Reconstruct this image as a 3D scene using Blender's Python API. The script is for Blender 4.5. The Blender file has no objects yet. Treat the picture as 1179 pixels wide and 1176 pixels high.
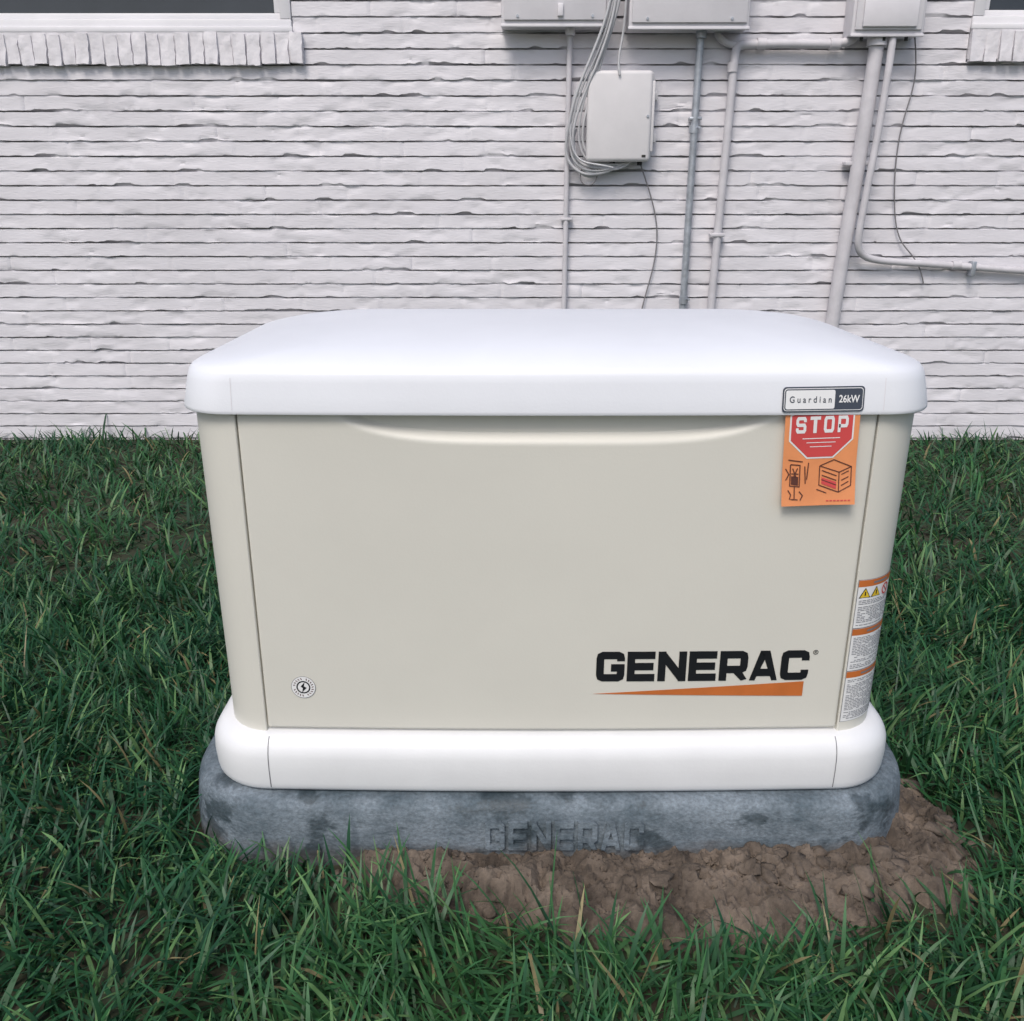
import bpy, bmesh, math, random
import numpy as np
from mathutils import Vector, Matrix, noise as mnoise
random.seed(7); rng=np.random.default_rng(7)
S=bpy.context.scene
COL=S.collection
rad=math.radians

# ------------------------------------------------------------ helpers
def link(o,parent=None):
    COL.objects.link(o)
    if parent: o.parent=parent
    return o
def empty(name,loc=(0,0,0)):
    e=bpy.data.objects.new(name,None); e.location=loc; e.empty_display_size=.1
    return link(e)
def mk(name,verts,faces,mat,parent=None,smooth=False,loc=(0,0,0)):
    me=bpy.data.meshes.new(name)
    me.from_pydata([tuple(v) for v in verts],[],[tuple(f) for f in faces])
    if mat: me.materials.append(mat)
    me.validate(); me.update()
    if smooth: me.shade_smooth()
    o=bpy.data.objects.new(name,me); o.location=loc
    return link(o,parent)
def smooth_angle(o,ang=35):
    o.data.shade_smooth()
    try: o.data.set_sharp_from_angle(angle=rad(ang))
    except Exception: pass
def vn(x,y,seed=0):
    x=np.asarray(x,float); y=np.asarray(y,float)
    xi=np.floor(x).astype(np.int64); yi=np.floor(y).astype(np.int64)
    fx=x-xi; fy=y-yi; fx=fx*fx*(3-2*fx); fy=fy*fy*(3-2*fy)
    def h(a,b):
        n=(a*374761393+b*668265263+seed*69069+12345)&0xffffffff
        n=((n^(n>>13))*1274126177)&0xffffffff
        n=(n^(n>>16))&0xffff
        return n/65535.0
    return (h(xi,yi)*(1-fx)+h(xi+1,yi)*fx)*(1-fy)+(h(xi,yi+1)*(1-fx)+h(xi+1,yi+1)*fx)*fy
def fbm(x,y,seed=0,o=3):
    r=0;a=.5;t=0
    for i in range(o):
        r=r+a*vn(x*2**i,y*2**i,seed+i*17); t+=a; a*=.5
    return r/t

def mat(name,col,rough=.5,metal=0,var=.0,vscale=8,bump=0,bscale=60,col2=None,spec=.5,stretch=None,attr=None):
    m=bpy.data.materials.new(name); m.use_nodes=True
    nt=m.node_tree; N=nt.nodes; L=nt.links
    b=N['Principled BSDF']; b.inputs['Roughness'].default_value=rough; b.inputs['Metallic'].default_value=metal
    b.inputs['Specular IOR Level'].default_value=spec
    b.inputs['Base Color'].default_value=(*col,1)
    tc=N.new('ShaderNodeTexCoord'); src=tc.outputs['Object']
    if stretch:
        mp=N.new('ShaderNodeMapping'); mp.inputs['Scale'].default_value=stretch; L.new(src,mp.inputs['Vector']); src=mp.outputs[0]
    if var or col2:
        n=N.new('ShaderNodeTexNoise'); n.inputs['Scale'].default_value=vscale; n.inputs['Detail'].default_value=6; n.inputs['Roughness'].default_value=.62
        L.new(src,n.inputs['Vector'])
        r=N.new('ShaderNodeValToRGB'); r.color_ramp.elements[0].position=.36; r.color_ramp.elements[1].position=.64
        c2=col2 if col2 else tuple(c*(1-var) for c in col)
        r.color_ramp.elements[0].color=(*c2,1); r.color_ramp.elements[1].color=(*col,1)
        L.new(n.outputs['Fac'],r.inputs['Fac']); out=r.outputs['Color']
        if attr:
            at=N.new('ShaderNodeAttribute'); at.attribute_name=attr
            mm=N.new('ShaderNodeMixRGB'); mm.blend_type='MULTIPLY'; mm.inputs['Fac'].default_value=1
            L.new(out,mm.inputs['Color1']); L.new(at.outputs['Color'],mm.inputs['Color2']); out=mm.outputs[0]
        L.new(out,b.inputs['Base Color'])
    if bump:
        n2=N.new('ShaderNodeTexNoise'); n2.inputs['Scale'].default_value=bscale; n2.inputs['Detail'].default_value=5
        L.new(src,n2.inputs['Vector'])
        bp=N.new('ShaderNodeBump'); bp.inputs['Strength'].default_value=bump; bp.inputs['Distance'].default_value=.004
        L.new(n2.outputs['Fac'],bp.inputs['Height']); L.new(bp.outputs['Normal'],b.inputs['Normal'])
    return m

M_wall=mat('painted_brick',(.72,.70,.735),.55,var=.12,vscale=3.0,bump=.4,bscale=60,stretch=(.5,1,2.2),attr='Grime')  # attribute multiplies the painted course shadows into the base colour
M_wall_plain=mat('painted_brick_plain',(.72,.70,.735),.55,var=.13,vscale=3.0,bump=.45,bscale=60)
M_trim=mat('white_trim_paint',(.78,.77,.80),.45,var=.06,vscale=6,bump=.1)
M_sill=mat('painted_sill_brick',(.72,.70,.73),.6,var=.12,vscale=9,bump=.6,bscale=60)
M_glass=mat('window_glass',(.03,.035,.045),.08,spec=.6,var=.3,vscale=2)
M_lid=mat('lid_white_paint',(.77,.785,.825),.42,var=.035,vscale=5,bump=.06,bscale=220)
M_body=mat('body_bisque_paint',(.665,.648,.585),.42,var=.035,vscale=3,bump=.06,bscale=220)
M_base=mat('base_white_paint',(.765,.77,.78),.42,var=.05,vscale=7,bump=.06,bscale=200)
M_gap=mat('seam_dark',(.03,.03,.03),.8,var=.1)
M_black=mat('black_vinyl',(.008,.009,.012),.45,var=.1)
M_orange=mat('orange_vinyl',(.56,.155,.035),.5,var=.12,vscale=20)
M_white=mat('white_vinyl',(.78,.78,.78),.4,var=.03)
M_greytxt=mat('grey_print',(.20,.20,.22),.6,var=.1)
M_badge=mat('badge_dark',(.05,.06,.085),.3,var=.1)
M_tag=mat('tag_orange_card',(.80,.30,.12),.5,var=.14,vscale=14)
M_red=mat('tag_red',(.62,.07,.07),.5,var=.08)
M_ring=mat('decal_ring_print',(.16,.10,.10),.5,var=.1)
M_line=mat('tag_ink',(.10,.03,.02),.6,var=.1)
M_yel=mat('yellow_vinyl',(.80,.55,.04),.5,var=.1)
M_box=mat('painted_metal_box',(.72,.70,.73),.5,var=.07,vscale=7,bump=.1)
M_box2=mat('painted_plastic_box',(.70,.68,.69),.5,var=.05,vscale=9,bump=.08)
M_pipe=mat('painted_conduit',(.62,.60,.63),.5,var=.14,vscale=12,bump=.15)
M_galv=mat('galvanised_conduit',(.50,.53,.58),.42,metal=.5,var=.3,vscale=25)
M_cable=mat('grey_cable',(.56,.56,.58),.55,var=.15,vscale=15)
M_wire=mat('dark_wire',(.22,.21,.22),.6,var=.15)
M_roof=mat('roof_shingle',(.09,.085,.08),.9,var=.3,vscale=20,bump=.6)

# ------------------------------------------------------------ shapes
def rrect(cx,cy,hx,hy,r,nc=10,ns=16):
    pts=[]
    r=max(r,.002)
    def side(a,b,n):
        for i in range(n): 
            t=i/n; pts.append((a[0]+(b[0]-a[0])*t,a[1]+(b[1]-a[1])*t))
    def corner(ox,oy,a0):
        for i in range(nc):
            a=a0+math.pi/2*i/nc; pts.append((ox+r*math.cos(a),oy+r*math.sin(a)))
    x0,x1,y0,y1=cx-hx,cx+hx,cy-hy,cy+hy
    side((x0+r,y0),(x1-r,y0),ns); corner(x1-r,y0+r,-math.pi/2)
    side((x1,y0+r),(x1,y1-r),ns); corner(x1-r,y1-r,0)
    side((x1-r,y1),(x0+r,y1),ns); corner(x0+r,y1-r,math.pi/2)
    side((x0,y1-r),(x0,y0+r),ns); corner(x0+r,y0+r,math.pi)
    return pts
def loft(name,rings,m,parent,capb=False,capt=True,fn=None,ang=40):
    V=[];F=[];n=len(rings[0][0])
    for pts,z in rings:
        for p in pts:
            v=(p[0],p[1],z)
            V.append(fn(v) if fn else v)
    for k in range(len(rings)-1):
        for i in range(n):
            j=(i+1)%n; F.append((k*n+i,k*n+j,(k+1)*n+j,(k+1)*n+i))
    def cap(base,up):
        c=[sum(V[base+i][q] for i in range(n))/n for q in range(3)]
        V.append(tuple(c)); ci=len(V)-1
        for i in range(n):
            j=(i+1)%n; F.append((base+i,base+j,ci) if up else (base+j,base+i,ci))
    if capb: cap(0,False)
    if capt: cap((len(rings)-1)*n,True)
    o=mk(name,V,F,m,parent); smooth_angle(o,ang); return o
def bbox(name,x0,x1,y0,y1,z0,z1,m,parent=None,bev=.004,seg=2,fn=None,rot=None):
    bm=bmesh.new(); bmesh.ops.create_cube(bm,size=1)
    for v in bm.verts: v.co=Vector(((x0+x1)/2+v.co.x*(x1-x0),(y0+y1)/2+v.co.y*(y1-y0),(z0+z1)/2+v.co.z*(z1-z0)))
    if bev: bmesh.ops.bevel(bm,geom=bm.edges[:],offset=bev,segments=seg,profile=.5,affect='EDGES')
    me=bpy.data.meshes.new(name); bm.to_mesh(me); bm.free(); me.materials.append(m)
    o=bpy.data.objects.new(name,me); link(o,parent); smooth_angle(o,45); return o
def tube(name,pts,r,m,parent=None,smooth=True,res=4):
    cu=bpy.data.curves.new(name,'CURVE'); cu.dimensions='3D'; cu.bevel_depth=r; cu.bevel_resolution=res; cu.use_fill_caps=True
    sp=cu.splines.new('NURBS'); sp.points.add(len(pts)-1)
    for i,p in enumerate(pts): sp.points[i].co=(*p,1)
    sp.order_u=4 if len(pts)>3 else 3; sp.use_endpoint_u=True; sp.resolution_u=10
    o=bpy.data.objects.new(name,cu); COL.objects.link(o)
    bpy.context.view_layer.update()
    me=bpy.data.meshes.new_from_object(o.evaluated_get(bpy.context.evaluated_depsgraph_get()))
    me.name=name
    bpy.data.objects.remove(o)
    bpy.data.curves.remove(cu)
    me.materials.clear(); me.materials.append(m); me.shade_smooth()
    return link(bpy.data.objects.new(name,me),parent)
def cyl(name,c,r,h,axis,m,parent=None,n=24,bev=0):
    bm=bmesh.new(); bmesh.ops.create_cone(bm,cap_ends=True,segments=n,radius1=r,radius2=r,depth=h)
    if axis=='Y': bmesh.ops.rotate(bm,verts=bm.verts,matrix=Matrix.Rotation(math.pi/2,3,'X'))
    if axis=='X': bmesh.ops.rotate(bm,verts=bm.verts,matrix=Matrix.Rotation(math.pi/2,3,'Y'))
    bmesh.ops.translate(bm,verts=bm.verts,vec=c)
    me=bpy.data.meshes.new(name); bm.to_mesh(me); bm.free(); me.materials.append(m)
    o=bpy.data.objects.new(name,me); link(o,parent); smooth_angle(o,40); return o

# stroke font (2D)
def stroke(pts,th,closed=False):
    P=[Vector(p) for p in pts]; n=len(P); L=[];R=[]
    for i in range(n):
        if closed: a=P[(i-1)%n]; b=P[(i+1)%n]
        else: a=P[max(i-1,0)]; b=P[min(i+1,n-1)]
        d1=(P[i]-a); d2=(b-P[i])
        if d1.length<1e-9: d1=d2
        if d2.length<1e-9: d2=d1
        d1=d1.normalized(); d2=d2.normalized()
        n1=Vector((-d1.y,d1.x)); n2=Vector((-d2.y,d2.x)); mt=(n1+n2)
        if mt.length<1e-6: mt=n1
        mt.normalize(); k=min(1/max(mt.dot(n1),.3),2.0)
        L.append(P[i]+mt*th/2*k); R.append(P[i]-mt*th/2*k)
    V=L+R; F=[]
    for i in range(n if closed else n-1):
        j=(i+1)%n; F.append((n+i,n+j,j,i))
    return [(v.x,v.y) for v in V],F
def glyph(ch,t):
    h=t/2; a=h; b=1-h; c=.12
    if ch=='C': return [([(b,.655),(b,b-c),(b-c*.3,b-c*.3),(b-c,b),(a+c,b),(a+c*.3,b-c*.3),(a,b-c),(a,a+c),(a+c*.3,a+c*.3),(a+c,a),(b-c,a),(b-c*.3,a+c*.3),(b,a+c),(b,.345)],0)]
    if ch=='G': return [([(b,.68),(b,b-c),(b-c*.3,b-c*.3),(b-c,b),(a+c,b),(a+c*.3,b-c*.3),(a,b-c),(a,a+c),(a+c*.3,a+c*.3),(a+c,a),(b-c,a),(b-c*.3,a+c*.3),(b,a+c),(b,.46),(.52,.46)],0)]
    if ch=='E': return [([(.98,b),(a,b),(a,a),(.98,a)],0),([(a,.5),(.93,.5)],0)]
    if ch=='N': return [([(a,0),(a,1)],0),([(b,0),(b,1)],0),([(a,.93),(b,.07)],0)]
    if ch=='R': return [([(a,0),(a,b),(b-c,b),(b-c*.3,b-c*.3),(b,b-c),(b,.5),(b-c*.3,.42),(b-c,.38),(a,.38)],0),([(.58,.38),(.92,-.02)],0)]
    if ch=='P': return [([(a,0),(a,b),(b-c,b),(b,b-c),(b,.5),(b-c,.38),(a,.38)],0)]
    if ch=='A': return [([(.06,-.05),(.44,.93),(.56,.93),(.94,-.05)],0),([(.2,.27),(.8,.27)],0)]
    if ch=='O': return [([(a+c,a),(a,a+c),(a,b-c),(a+c,b),(b-c,b),(b,b-c),(b,a+c),(b-c,a)],1)]
    if ch=='S': return [([(b,.68),(b,b-c*.8),(b-c,b),(a+c,b),(a,b-c*.8),(a,.6),(a+c,.5),(b-c,.5),(b,.4),(b,a+c*.8),(b-c,a),(a+c,a),(a,a+c*.8),(a,.32)],0)]
    if ch=='T': return [([(0,b),(1,b)],0),([(.5,b),(.5,0)],0)]
def word(name,txt,x0,x1,z0,z1,gap,t,m,parent,surf,dy=.0006):
    n=len(txt); adv=(x1-x0+gap)/n; w=adv-gap; h=z1-z0; V=[];F=[]
    for i,ch in enumerate(txt):
        for k,(pts,cl) in enumerate(glyph(ch,t)):
            sp=[(p[0]*w/h,p[1]) for p in pts]
            vv,ff=stroke(sp,t,cl)
            base=len(V)
            for (u,v) in vv:
                u=min(max(u,0),w/h); v=min(max(v,0),1)
                x=x0+i*adv+u*h; z=z0+v*h
                V.append((x,surf(x,z)-dy-.00015*k,z))
            F+= [tuple(base+q for q in f) for f in ff]
    return mk(name,V,F,m,parent)
def bfont(name,txt,x0,x1,zb,zh,m,parent,surf,dy,off=0.0):
    cu=bpy.data.curves.new(name,'FONT'); cu.body=txt; cu.size=1; cu.offset=off; cu.resolution_u=4
    o=bpy.data.objects.new(name,cu); COL.objects.link(o); bpy.context.view_layer.update()
    me=bpy.data.meshes.new_from_object(o.evaluated_get(bpy.context.evaluated_depsgraph_get()))
    bpy.data.objects.remove(o)
    xs=[v.co.x for v in me.vertices]; ys=[v.co.y for v in me.vertices]
    a,b=min(xs),max(xs); c,d=min(ys),max(ys)
    for v in me.vertices:
        x=x0+(v.co.x-a)/(b-a)*(x1-x0); z=zb+(v.co.y-c)/(d-c)*zh
        v.co=Vector((x,surf(x,z)-dy,z))
    me.materials.clear(); me.materials.append(m); me.name=name
    return link(bpy.data.objects.new(name,me),parent)
def patch(name,x0,x1,z0,z1,m,parent,surf,dy,nx=8,nz=2,shear=0):
    V=[];F=[]
    for j in range(nz+1):
        for i in range(nx+1):
            x=x0+(x1-x0)*i/nx; z=z0+(z1-z0)*j/nz+shear*(i/nx)
            V.append((x,surf(x,z)-dy,z))
    for j in range(nz):
        for i in range(nx):
            a=j*(nx+1)+i; F.append((a,a+1,a+nx+2,a+nx+1))
    return mk(name,V,F,m,parent,smooth=True)
def disc(name,cx,cz,r0,r1,m,parent,surf,dy,n=40):
    V=[];F=[]
    for i in range(n):
        a=2*math.pi*i/n
        for r in (r0,r1):
            x=cx+r*math.cos(a); z=cz+r*math.sin(a); V.append((x,surf(x,z)-dy,z))
    for i in range(n):
        j=(i+1)%n; F.append((2*i,2*j,2*j+1,2*i+1))
    return mk(name,V,F,m,parent)
def poly(name,pts,m,parent,surf,dy):
    V=[(x,surf(x,z)-dy,z) for x,z in pts]
    return mk(name,V,[tuple(range(len(V)))],m,parent)
def lines(name,segs,th,m,parent,surf,dy):
    V=[];F=[]
    for k,s in enumerate(segs):
        vv,ff=stroke(s,th); b=len(V)
        V+=[(x,surf(x,z)-dy-.00004*(k%5),z) for x,z in vv]; F+=[tuple(b+q for q in f) for f in ff]
    return mk(name,V,F,m,parent)

# ------------------------------------------------------------ GENERATOR
XC=.075
PADZ=.130
gen=empty('standby_generator',(XC,0,0))
def bowa(x,y): return .013*(1-(x/.65)**2)*min(max((1.85-y)/.35,0),1)
def bow(v): return (v[0],v[1]-bowa(v[0],v[1]),v[2])
BY0,BY1=1.475,2.09; BCY=(BY0+BY1)/2; BHY=(BY1-BY0)/2; BHX=.627; RC=.090
xg=.5362
def shell_pts(ins):
    pts=[]
    n=30
    for i in range(n+1): pts.append((-(xg-.003)+2*(xg-.003)*i/n,BY0+.014))
    hx=BHX-ins; y0=BY0+ins*.6; r=RC
    pts.append((xg-.0002,BY0+.012)); pts.append((xg,y0+.0015)); pts.append((xg+.0015,y0))
    y1=BY1-ins
    def cor(ox,oy,a0):
        for i in range(1 if a0==-math.pi/2 else 0,13):
            a=a0+math.pi/2*i/12; pts.append((ox+r*math.cos(a),oy+r*math.sin(a)))
    cor(hx-r,y0+r,-math.pi/2)
    for i in range(1,12): pts.append((hx,y0+r+(y1-y0-2*r)*i/12))
    cor(hx-r,y1-r,0)
    for i in range(1,12): pts.append((hx-r-(2*hx-2*r)*i/12,y1))
    cor(-hx+r,y1-r,math.pi/2)
    for i in range(1,12): pts.append((-hx,y1-r-(y1-y0-2*r)*i/12))
    for i in range(0,12):
        a=math.pi+math.pi/2*i/12; pts.append((-hx+r+r*math.cos(a),y0+r+r*math.sin(a)))
    pts.append((-xg-.0015,y0)); pts.append((-xg,y0+.0015)); pts.append((-xg+.0002,BY0+.012))
    return pts
ZB0,ZB1=.225,.90
loft('cabinet_shell',[(shell_pts(.005),ZB0),(shell_pts(.0045),.35),(shell_pts(.002),.6),(shell_pts(0),ZB1)],M_body,gen,fn=bow,ang=30)
def recess(x,z):
    zc=.802+.056*(abs(x)/.390)**4.5
    u=(z-zc)/.024
    s=min(max(u,0),1); s=s*s*(3-2*s)
    e=min(max((.390-abs(x))/.07,0),1); 
    return .011*s*e+ (.026*min(max((z-zc)/.055,0),1)**1.7*e)
ZP0=.2515
def pdraft(z): return .003*(1-min(max((z-.235)/.665,0),1))
def psurf(x,z): return BY0+pdraft(z)-bowa(x,BY0)
nx=150; zs=list(np.linspace(ZP0,.77,34))+list(np.linspace(.774,.885,36))
def edge_back(x,z):
    d=min(.5335-abs(x),z-ZP0)
    return .003*(1-min(d/.004,1))**2
xs=np.concatenate([[-.5335,-.5325,-.531,-.529],np.linspace(-.524,.524,nx),[.529,.531,.5325,.5335]]); nx=len(xs)
zs=[ZP0,ZP0+.001,ZP0+.0025,ZP0+.0055]+zs[1:]
V=[];F=[]
for z in zs:
    for x in xs:
        V.append((x,psurf(x,z)+recess(x,z)+edge_back(x,z)+mnoise.noise(Vector((x*4,z*5,1)))*.0007,z))
nz=len(zs)
for j in range(nz-1):
    for i in range(nx-1):
        a=j*nx+i; F.append((a,a+1,a+nx+1,a+nx))
b0=len(V)
for i in range(nx): V.append((V[i][0],V[i][1]+.009,V[i][2]))
for i in range(nx-1): F.append((b0+i,b0+i+1,i+1,i))
b1=len(V)
for j in range(nz):
    v=V[j*nx]; V.append((v[0],v[1]+.009,v[2])); v=V[j*nx+nx-1]; V.append((v[0],v[1]+.009,v[2]))
for j in range(nz-1):
    F.append((b1+2*j,j*nx,(j+1)*nx,b1+2*j+2)); F.append((j*nx+nx-1,b1+2*j+1,b1+2*j+3,(j+1)*nx+nx-1))
o=mk('front_door_panel',V,F,M_body,gen); smooth_angle(o,50)
loft('seam_gasket',[(rrect(0,BY0+.035,.5345,.0145,.002,nc=2,ns=30),.24),(rrect(0,BY0+.035,.5345,.0145,.002,nc=2,ns=30),.74)],M_gap,gen,fn=bow)
# base plinth
PY0,PY1=1.443,2.125; PCY=(PY0+PY1)/2; PHY=(PY1-PY0)/2
def pr(ins,z,r=.115): return (rrect(0,PCY,.661-ins,PHY-ins*.75,r-ins*.4,nc=14),z)
loft('base_plinth',[pr(.026,PADZ+.002),pr(.016,PADZ+.0025),pr(.008,PADZ+.006),pr(.004,PADZ+.012),pr(.002,PADZ+.022),pr(0,PADZ+.05),pr(.001,.205),pr(.004,.216),pr(.010,.227),pr(.019,.236),pr(.029,.241),pr(.04,.2435),pr(.07,.2445)],M_base,gen,fn=bow,ang=60)
for sx in (-1,1):
    V=[];F=[]
    prof=[(1.4460,.142),(1.4445,.152),(1.4430,.180),(1.4438,.205),(1.4460,.216),(1.4505,.227),(1.4573,.236),(1.4648,.241)]
    for y,z in prof:
        for dx in (-.0008,.0008):
            x=sx*.529+dx; V.append((x,y-bowa(x,y)-.0008,z))
    for i in range(len(prof)-1): F.append((2*i,2*i+1,2*i+3,2*i+2))
    mk('plinth_seam_%s'%('r' if sx>0 else 'l'),V,F,M_greytxt,gen)
# lid
LY0,LY1=1.460,2.112; LCY=(LY0+LY1)/2; LHY=(LY1-LY0)/2; LHX=.640
def lr(ix,iy,z,r): return (rrect(0,LCY,LHX-ix,LHY-iy,r,nc=14,ns=24),z)
rings=[lr(.03,.02,.874,.06),lr(.006,.006,.858,.085),lr(.001,.001,.8555,.09),lr(0,0,.858,.09),lr(.0,.0,.862,.09),lr(.004,.003,.885,.09),lr(.008,.006,.907,.09),lr(.011,.008,.9195,.092),
 lr(.016,.012,.9275,.094),lr(.026,.019,.9335,.096),lr(.046,.030,.9405,.10),lr(.080,.050,.950,.11),lr(.115,.080,.959,.12),lr(.155,.12,.966,.12),lr(.21,.17,.9715,.10),lr(.34,.25,.975,.05)]
loft('roof_lid',rings,M_lid,gen,fn=bow,ang=60)
def lsurf(x,z):
    iy=np.interp(z,[.858,.862,.885,.907,.9195],[0,0,.003,.006,.008])
    y=LY0+iy
    ax=abs(x); k=LHX-.004-.09
    if ax>k: y+= .09-math.sqrt(max(.09**2-(ax-k)**2,0))
    return y-bowa(x,LY0)
for sx in (-1,1):
    V=[];F=[]
    for j in range(9):
        z=.863+.052*j/8
        for dx in (-.0006,.0006):
            x=sx*.535+dx; V.append((x,lsurf(x,z)-.0005,z))
    for j in range(8): F.append((2*j,2*j+1,2*j+3,2*j+2))
    mk('lid_seam_%s'%('r' if sx>0 else 'l'),V,F,M_box,gen)
# logo
word('logo_lettering','GENERAC',.0785,.468,.3545,.4155,.0045,.25,M_black,gen,psurf,dy=.0010)
V=[];F=[]
for i in range(21):
    u=i/20; x=.074+(.462-.074)*u
    zl=.3285+(.321-.3285)*u; zt=.3287+(.3515-.3287)*u
    V+= [(x,psurf(x,zl)-.0010,zl),(x,psurf(x,zt)-.0010,zt)]
for i in range(20): F.append((2*i,2*i+2,2*i+3,2*i+1))
mk('logo_swoosh',V,F,M_orange,gen)
disc('registered_mark',.478,.411,.0036,.0047,M_black,gen,psurf,.0010,24)
lines('registered_r',[[(.4766,.4085),(.4766,.4135),(.4792,.4128),(.4790,.411),(.4768,.411)],[(.478,.411),(.4794,.4085)]],.0008,M_black,gen,psurf,.0011)
dx,dz=-.460,.339
disc('decal_disc',dx,dz,0.0001,.0225,M_white,gen,psurf,.0010)
disc('decal_rim',dx,dz,.0219,.0227,M_greytxt,gen,psurf,.0012)
disc('decal_ring',dx,dz,.0105,.0130,M_black,gen,psurf,.0013)
segs=[]
for i in range(22):
    if i%6==5: continue
    a=2*math.pi*i/22; segs.append([(dx+.0155*math.cos(a),dz+.0155*math.sin(a)),(dx+.0192*math.cos(a+.08),dz+.0192*math.sin(a+.08))])
lines('decal_text',segs,.0018,M_ring,gen,psurf,.0013)
poly('decal_bolt',[(dx-.005,dz+.001),(dx+.003,dz+.011),(dx+.001,dz+.002),(dx+.006,dz-.001),(dx-.003,dz-.011),(dx-.001,dz-.0015)],M_black,gen,psurf,.0014)
# badge
def strip_poly(name,x0,x1,z0,z1,r,m,parent,surf,dy,n=14,sh=0):
    V=[];F=[]
    xs=sorted(set([x0+r*(1-math.cos(rad(a))) for a in range(0,91,15)]+[x1-r*(1-math.cos(rad(a))) for a in range(0,91,15)]+list(np.linspace(x0+r,x1-r,n))))
    for x in xs:
        d=min(x-x0,x1-x); c=0
        if d<r: c=r-math.sqrt(max(r*r-(r-d)**2,0))
        s=sh*(x-x0)/(x1-x0)
        for z in (z0+c+s,z1-c+s): V.append((x,surf(x,z)-dy,z))
    for i in range(len(xs)-1): F.append((2*i,2*i+2,2*i+3,2*i+1))
    return mk(name,V,F,m,parent)
sh=.0015
strip_poly('badge_plate',.366,.501,.8605,.9015,.006,M_badge,gen,lsurf,.0022,sh=sh)
strip_poly('badge_rim',.3685,.4985,.8628,.8992,.005,M_white,gen,lsurf,.0027,sh=sh)
strip_poly('badge_inner',.3695,.4975,.8640,.8980,.0045,M_badge,gen,lsurf,.0030,sh=sh)
strip_poly('badge_white_field',.3712,.4520,.8658,.8962,.003,M_white,gen,lsurf,.0034,sh=sh*.6)
bfont('badge_text_name','G u a r d i a n',.3775,.4465,.8765,.0105,M_badge,gen,lsurf,.0040,off=.01)
bfont('badge_text_rating','26kW',.4585,.4925,.8765,.0125,M_white,gen,lsurf,.0040,off=.02)
# safety labels
def corner_pt(s,z,off):
    ins=np.interp(z,[.225,.35,.6,.9],[.005,.0045,.002,0]); hx=BHX-ins; y0=BY0+ins*.6
    flat=hx-RC-xg
    if s<flat: x=xg+s; y=y0-off
    else:
        a=-math.pi/2+(s-flat)/RC; x=hx-RC+(RC+off)*math.cos(a); y=y0+RC+(RC+off)*math.sin(a)
    return bow((x,y,z))
def cpatch(name,s0,s1,z0,z1,m,off,n=10,nz=1):
    V=[];F=[]
    for j in range(nz+1):
        for i in range(n+1): V.append(corner_pt(s0+(s1-s0)*i/n,z0+(z1-z0)*j/nz,off))
    for j in range(nz):
        for i in range(n):
            a=j*(n+1)+i; F.append((a,a+1,a+n+2,a+n+1))
    return mk(name,V,F,m,gen,smooth=True)
s0,s1=.004,.098
for k,(zt,zb) in enumerate(((.552,.458),(.456,.371),(.369,.264))):
    cpatch('safety_label_%d'%k,s0-.001,s1+.001,zb-.0008,zt+.0008,M_greytxt,.0006,nz=4)
    cpatch('safety_label_sheet_%d'%k,s0,s1,zb,zt,M_white,.0010,nz=4)
    cpatch('safety_label_header_%d'%k,s0,s1,zt-.013,zt-.0002,M_orange,.0013)
    V=[];F=[]
    def seg(a,b,zc,h,off=.0016):
        bb=len(V)
        for j in (0,1):
            for i in range(4): V.append(corner_pt(a+(b-a)*i/3,zc-h/2+h*j,off))
        for i in range(3): F.append((bb+i,bb+i+1,bb+i+5,bb+i+4))
    seg(s0+.03,s1-.025,zt-.0065,.004)
    zz=zt-.018-(.022 if k==0 else 0)
    while zz>zb+.004:
        s=s0+.004
        while s<s1-.006:
            w=random.uniform(.003,.010); e=min(s+w,s1-.004)
            if random.random()<.9: seg(s,e,zz,.0013)
            s=e+.0016
        zz-=.0033 if random.random()>.12 else .006
    mk('safety_label_print_%d'%k,V,F,M_greytxt,gen)
def tri(sc,zc,r,m,off,nm):
    V=[corner_pt(sc+r*math.cos(a),zc+r*math.sin(a),off) for a in (rad(90),rad(210),rad(330))]
    mk(nm,V,[(0,1,2)],m,gen)
for k,sc in enumerate((.018,.042)):
    tri(sc,.524,.0135,M_black,.0018,'warning_triangle_%d'%k); tri(sc,.524,.0108,M_yel,.0022,'warning_triangle_fill_%d'%k)
    V=[corner_pt(sc+a,.524+b,.0026) for a,b in ((-.001,-.002),(.001,-.002),(.0012,.006),(-.0012,.006))]; mk('warning_mark_%d'%k,V,[(0,1,2,3)],M_black,gen)
V=[];F=[]
for i in range(24):
    a=2*math.pi*i/24
    for r in (.0085,.0115): V.append(corner_pt(.070+r*math.cos(a),.526+r*math.sin(a),.0018))
for i in range(24): F.append((2*i,(2*i+2)%48,(2*i+3)%48,2*i+1))
mk('prohibition_ring',V,F,M_red,gen)
V=[corner_pt(.070+a,.526+b,.0018) for a,b in ((-.0075,.006),(-.006,.0075),(.0075,-.006),(.006,-.0075))]; mk('prohibition_bar',V,[(0,1,2,3)],M_red,gen)

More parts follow.
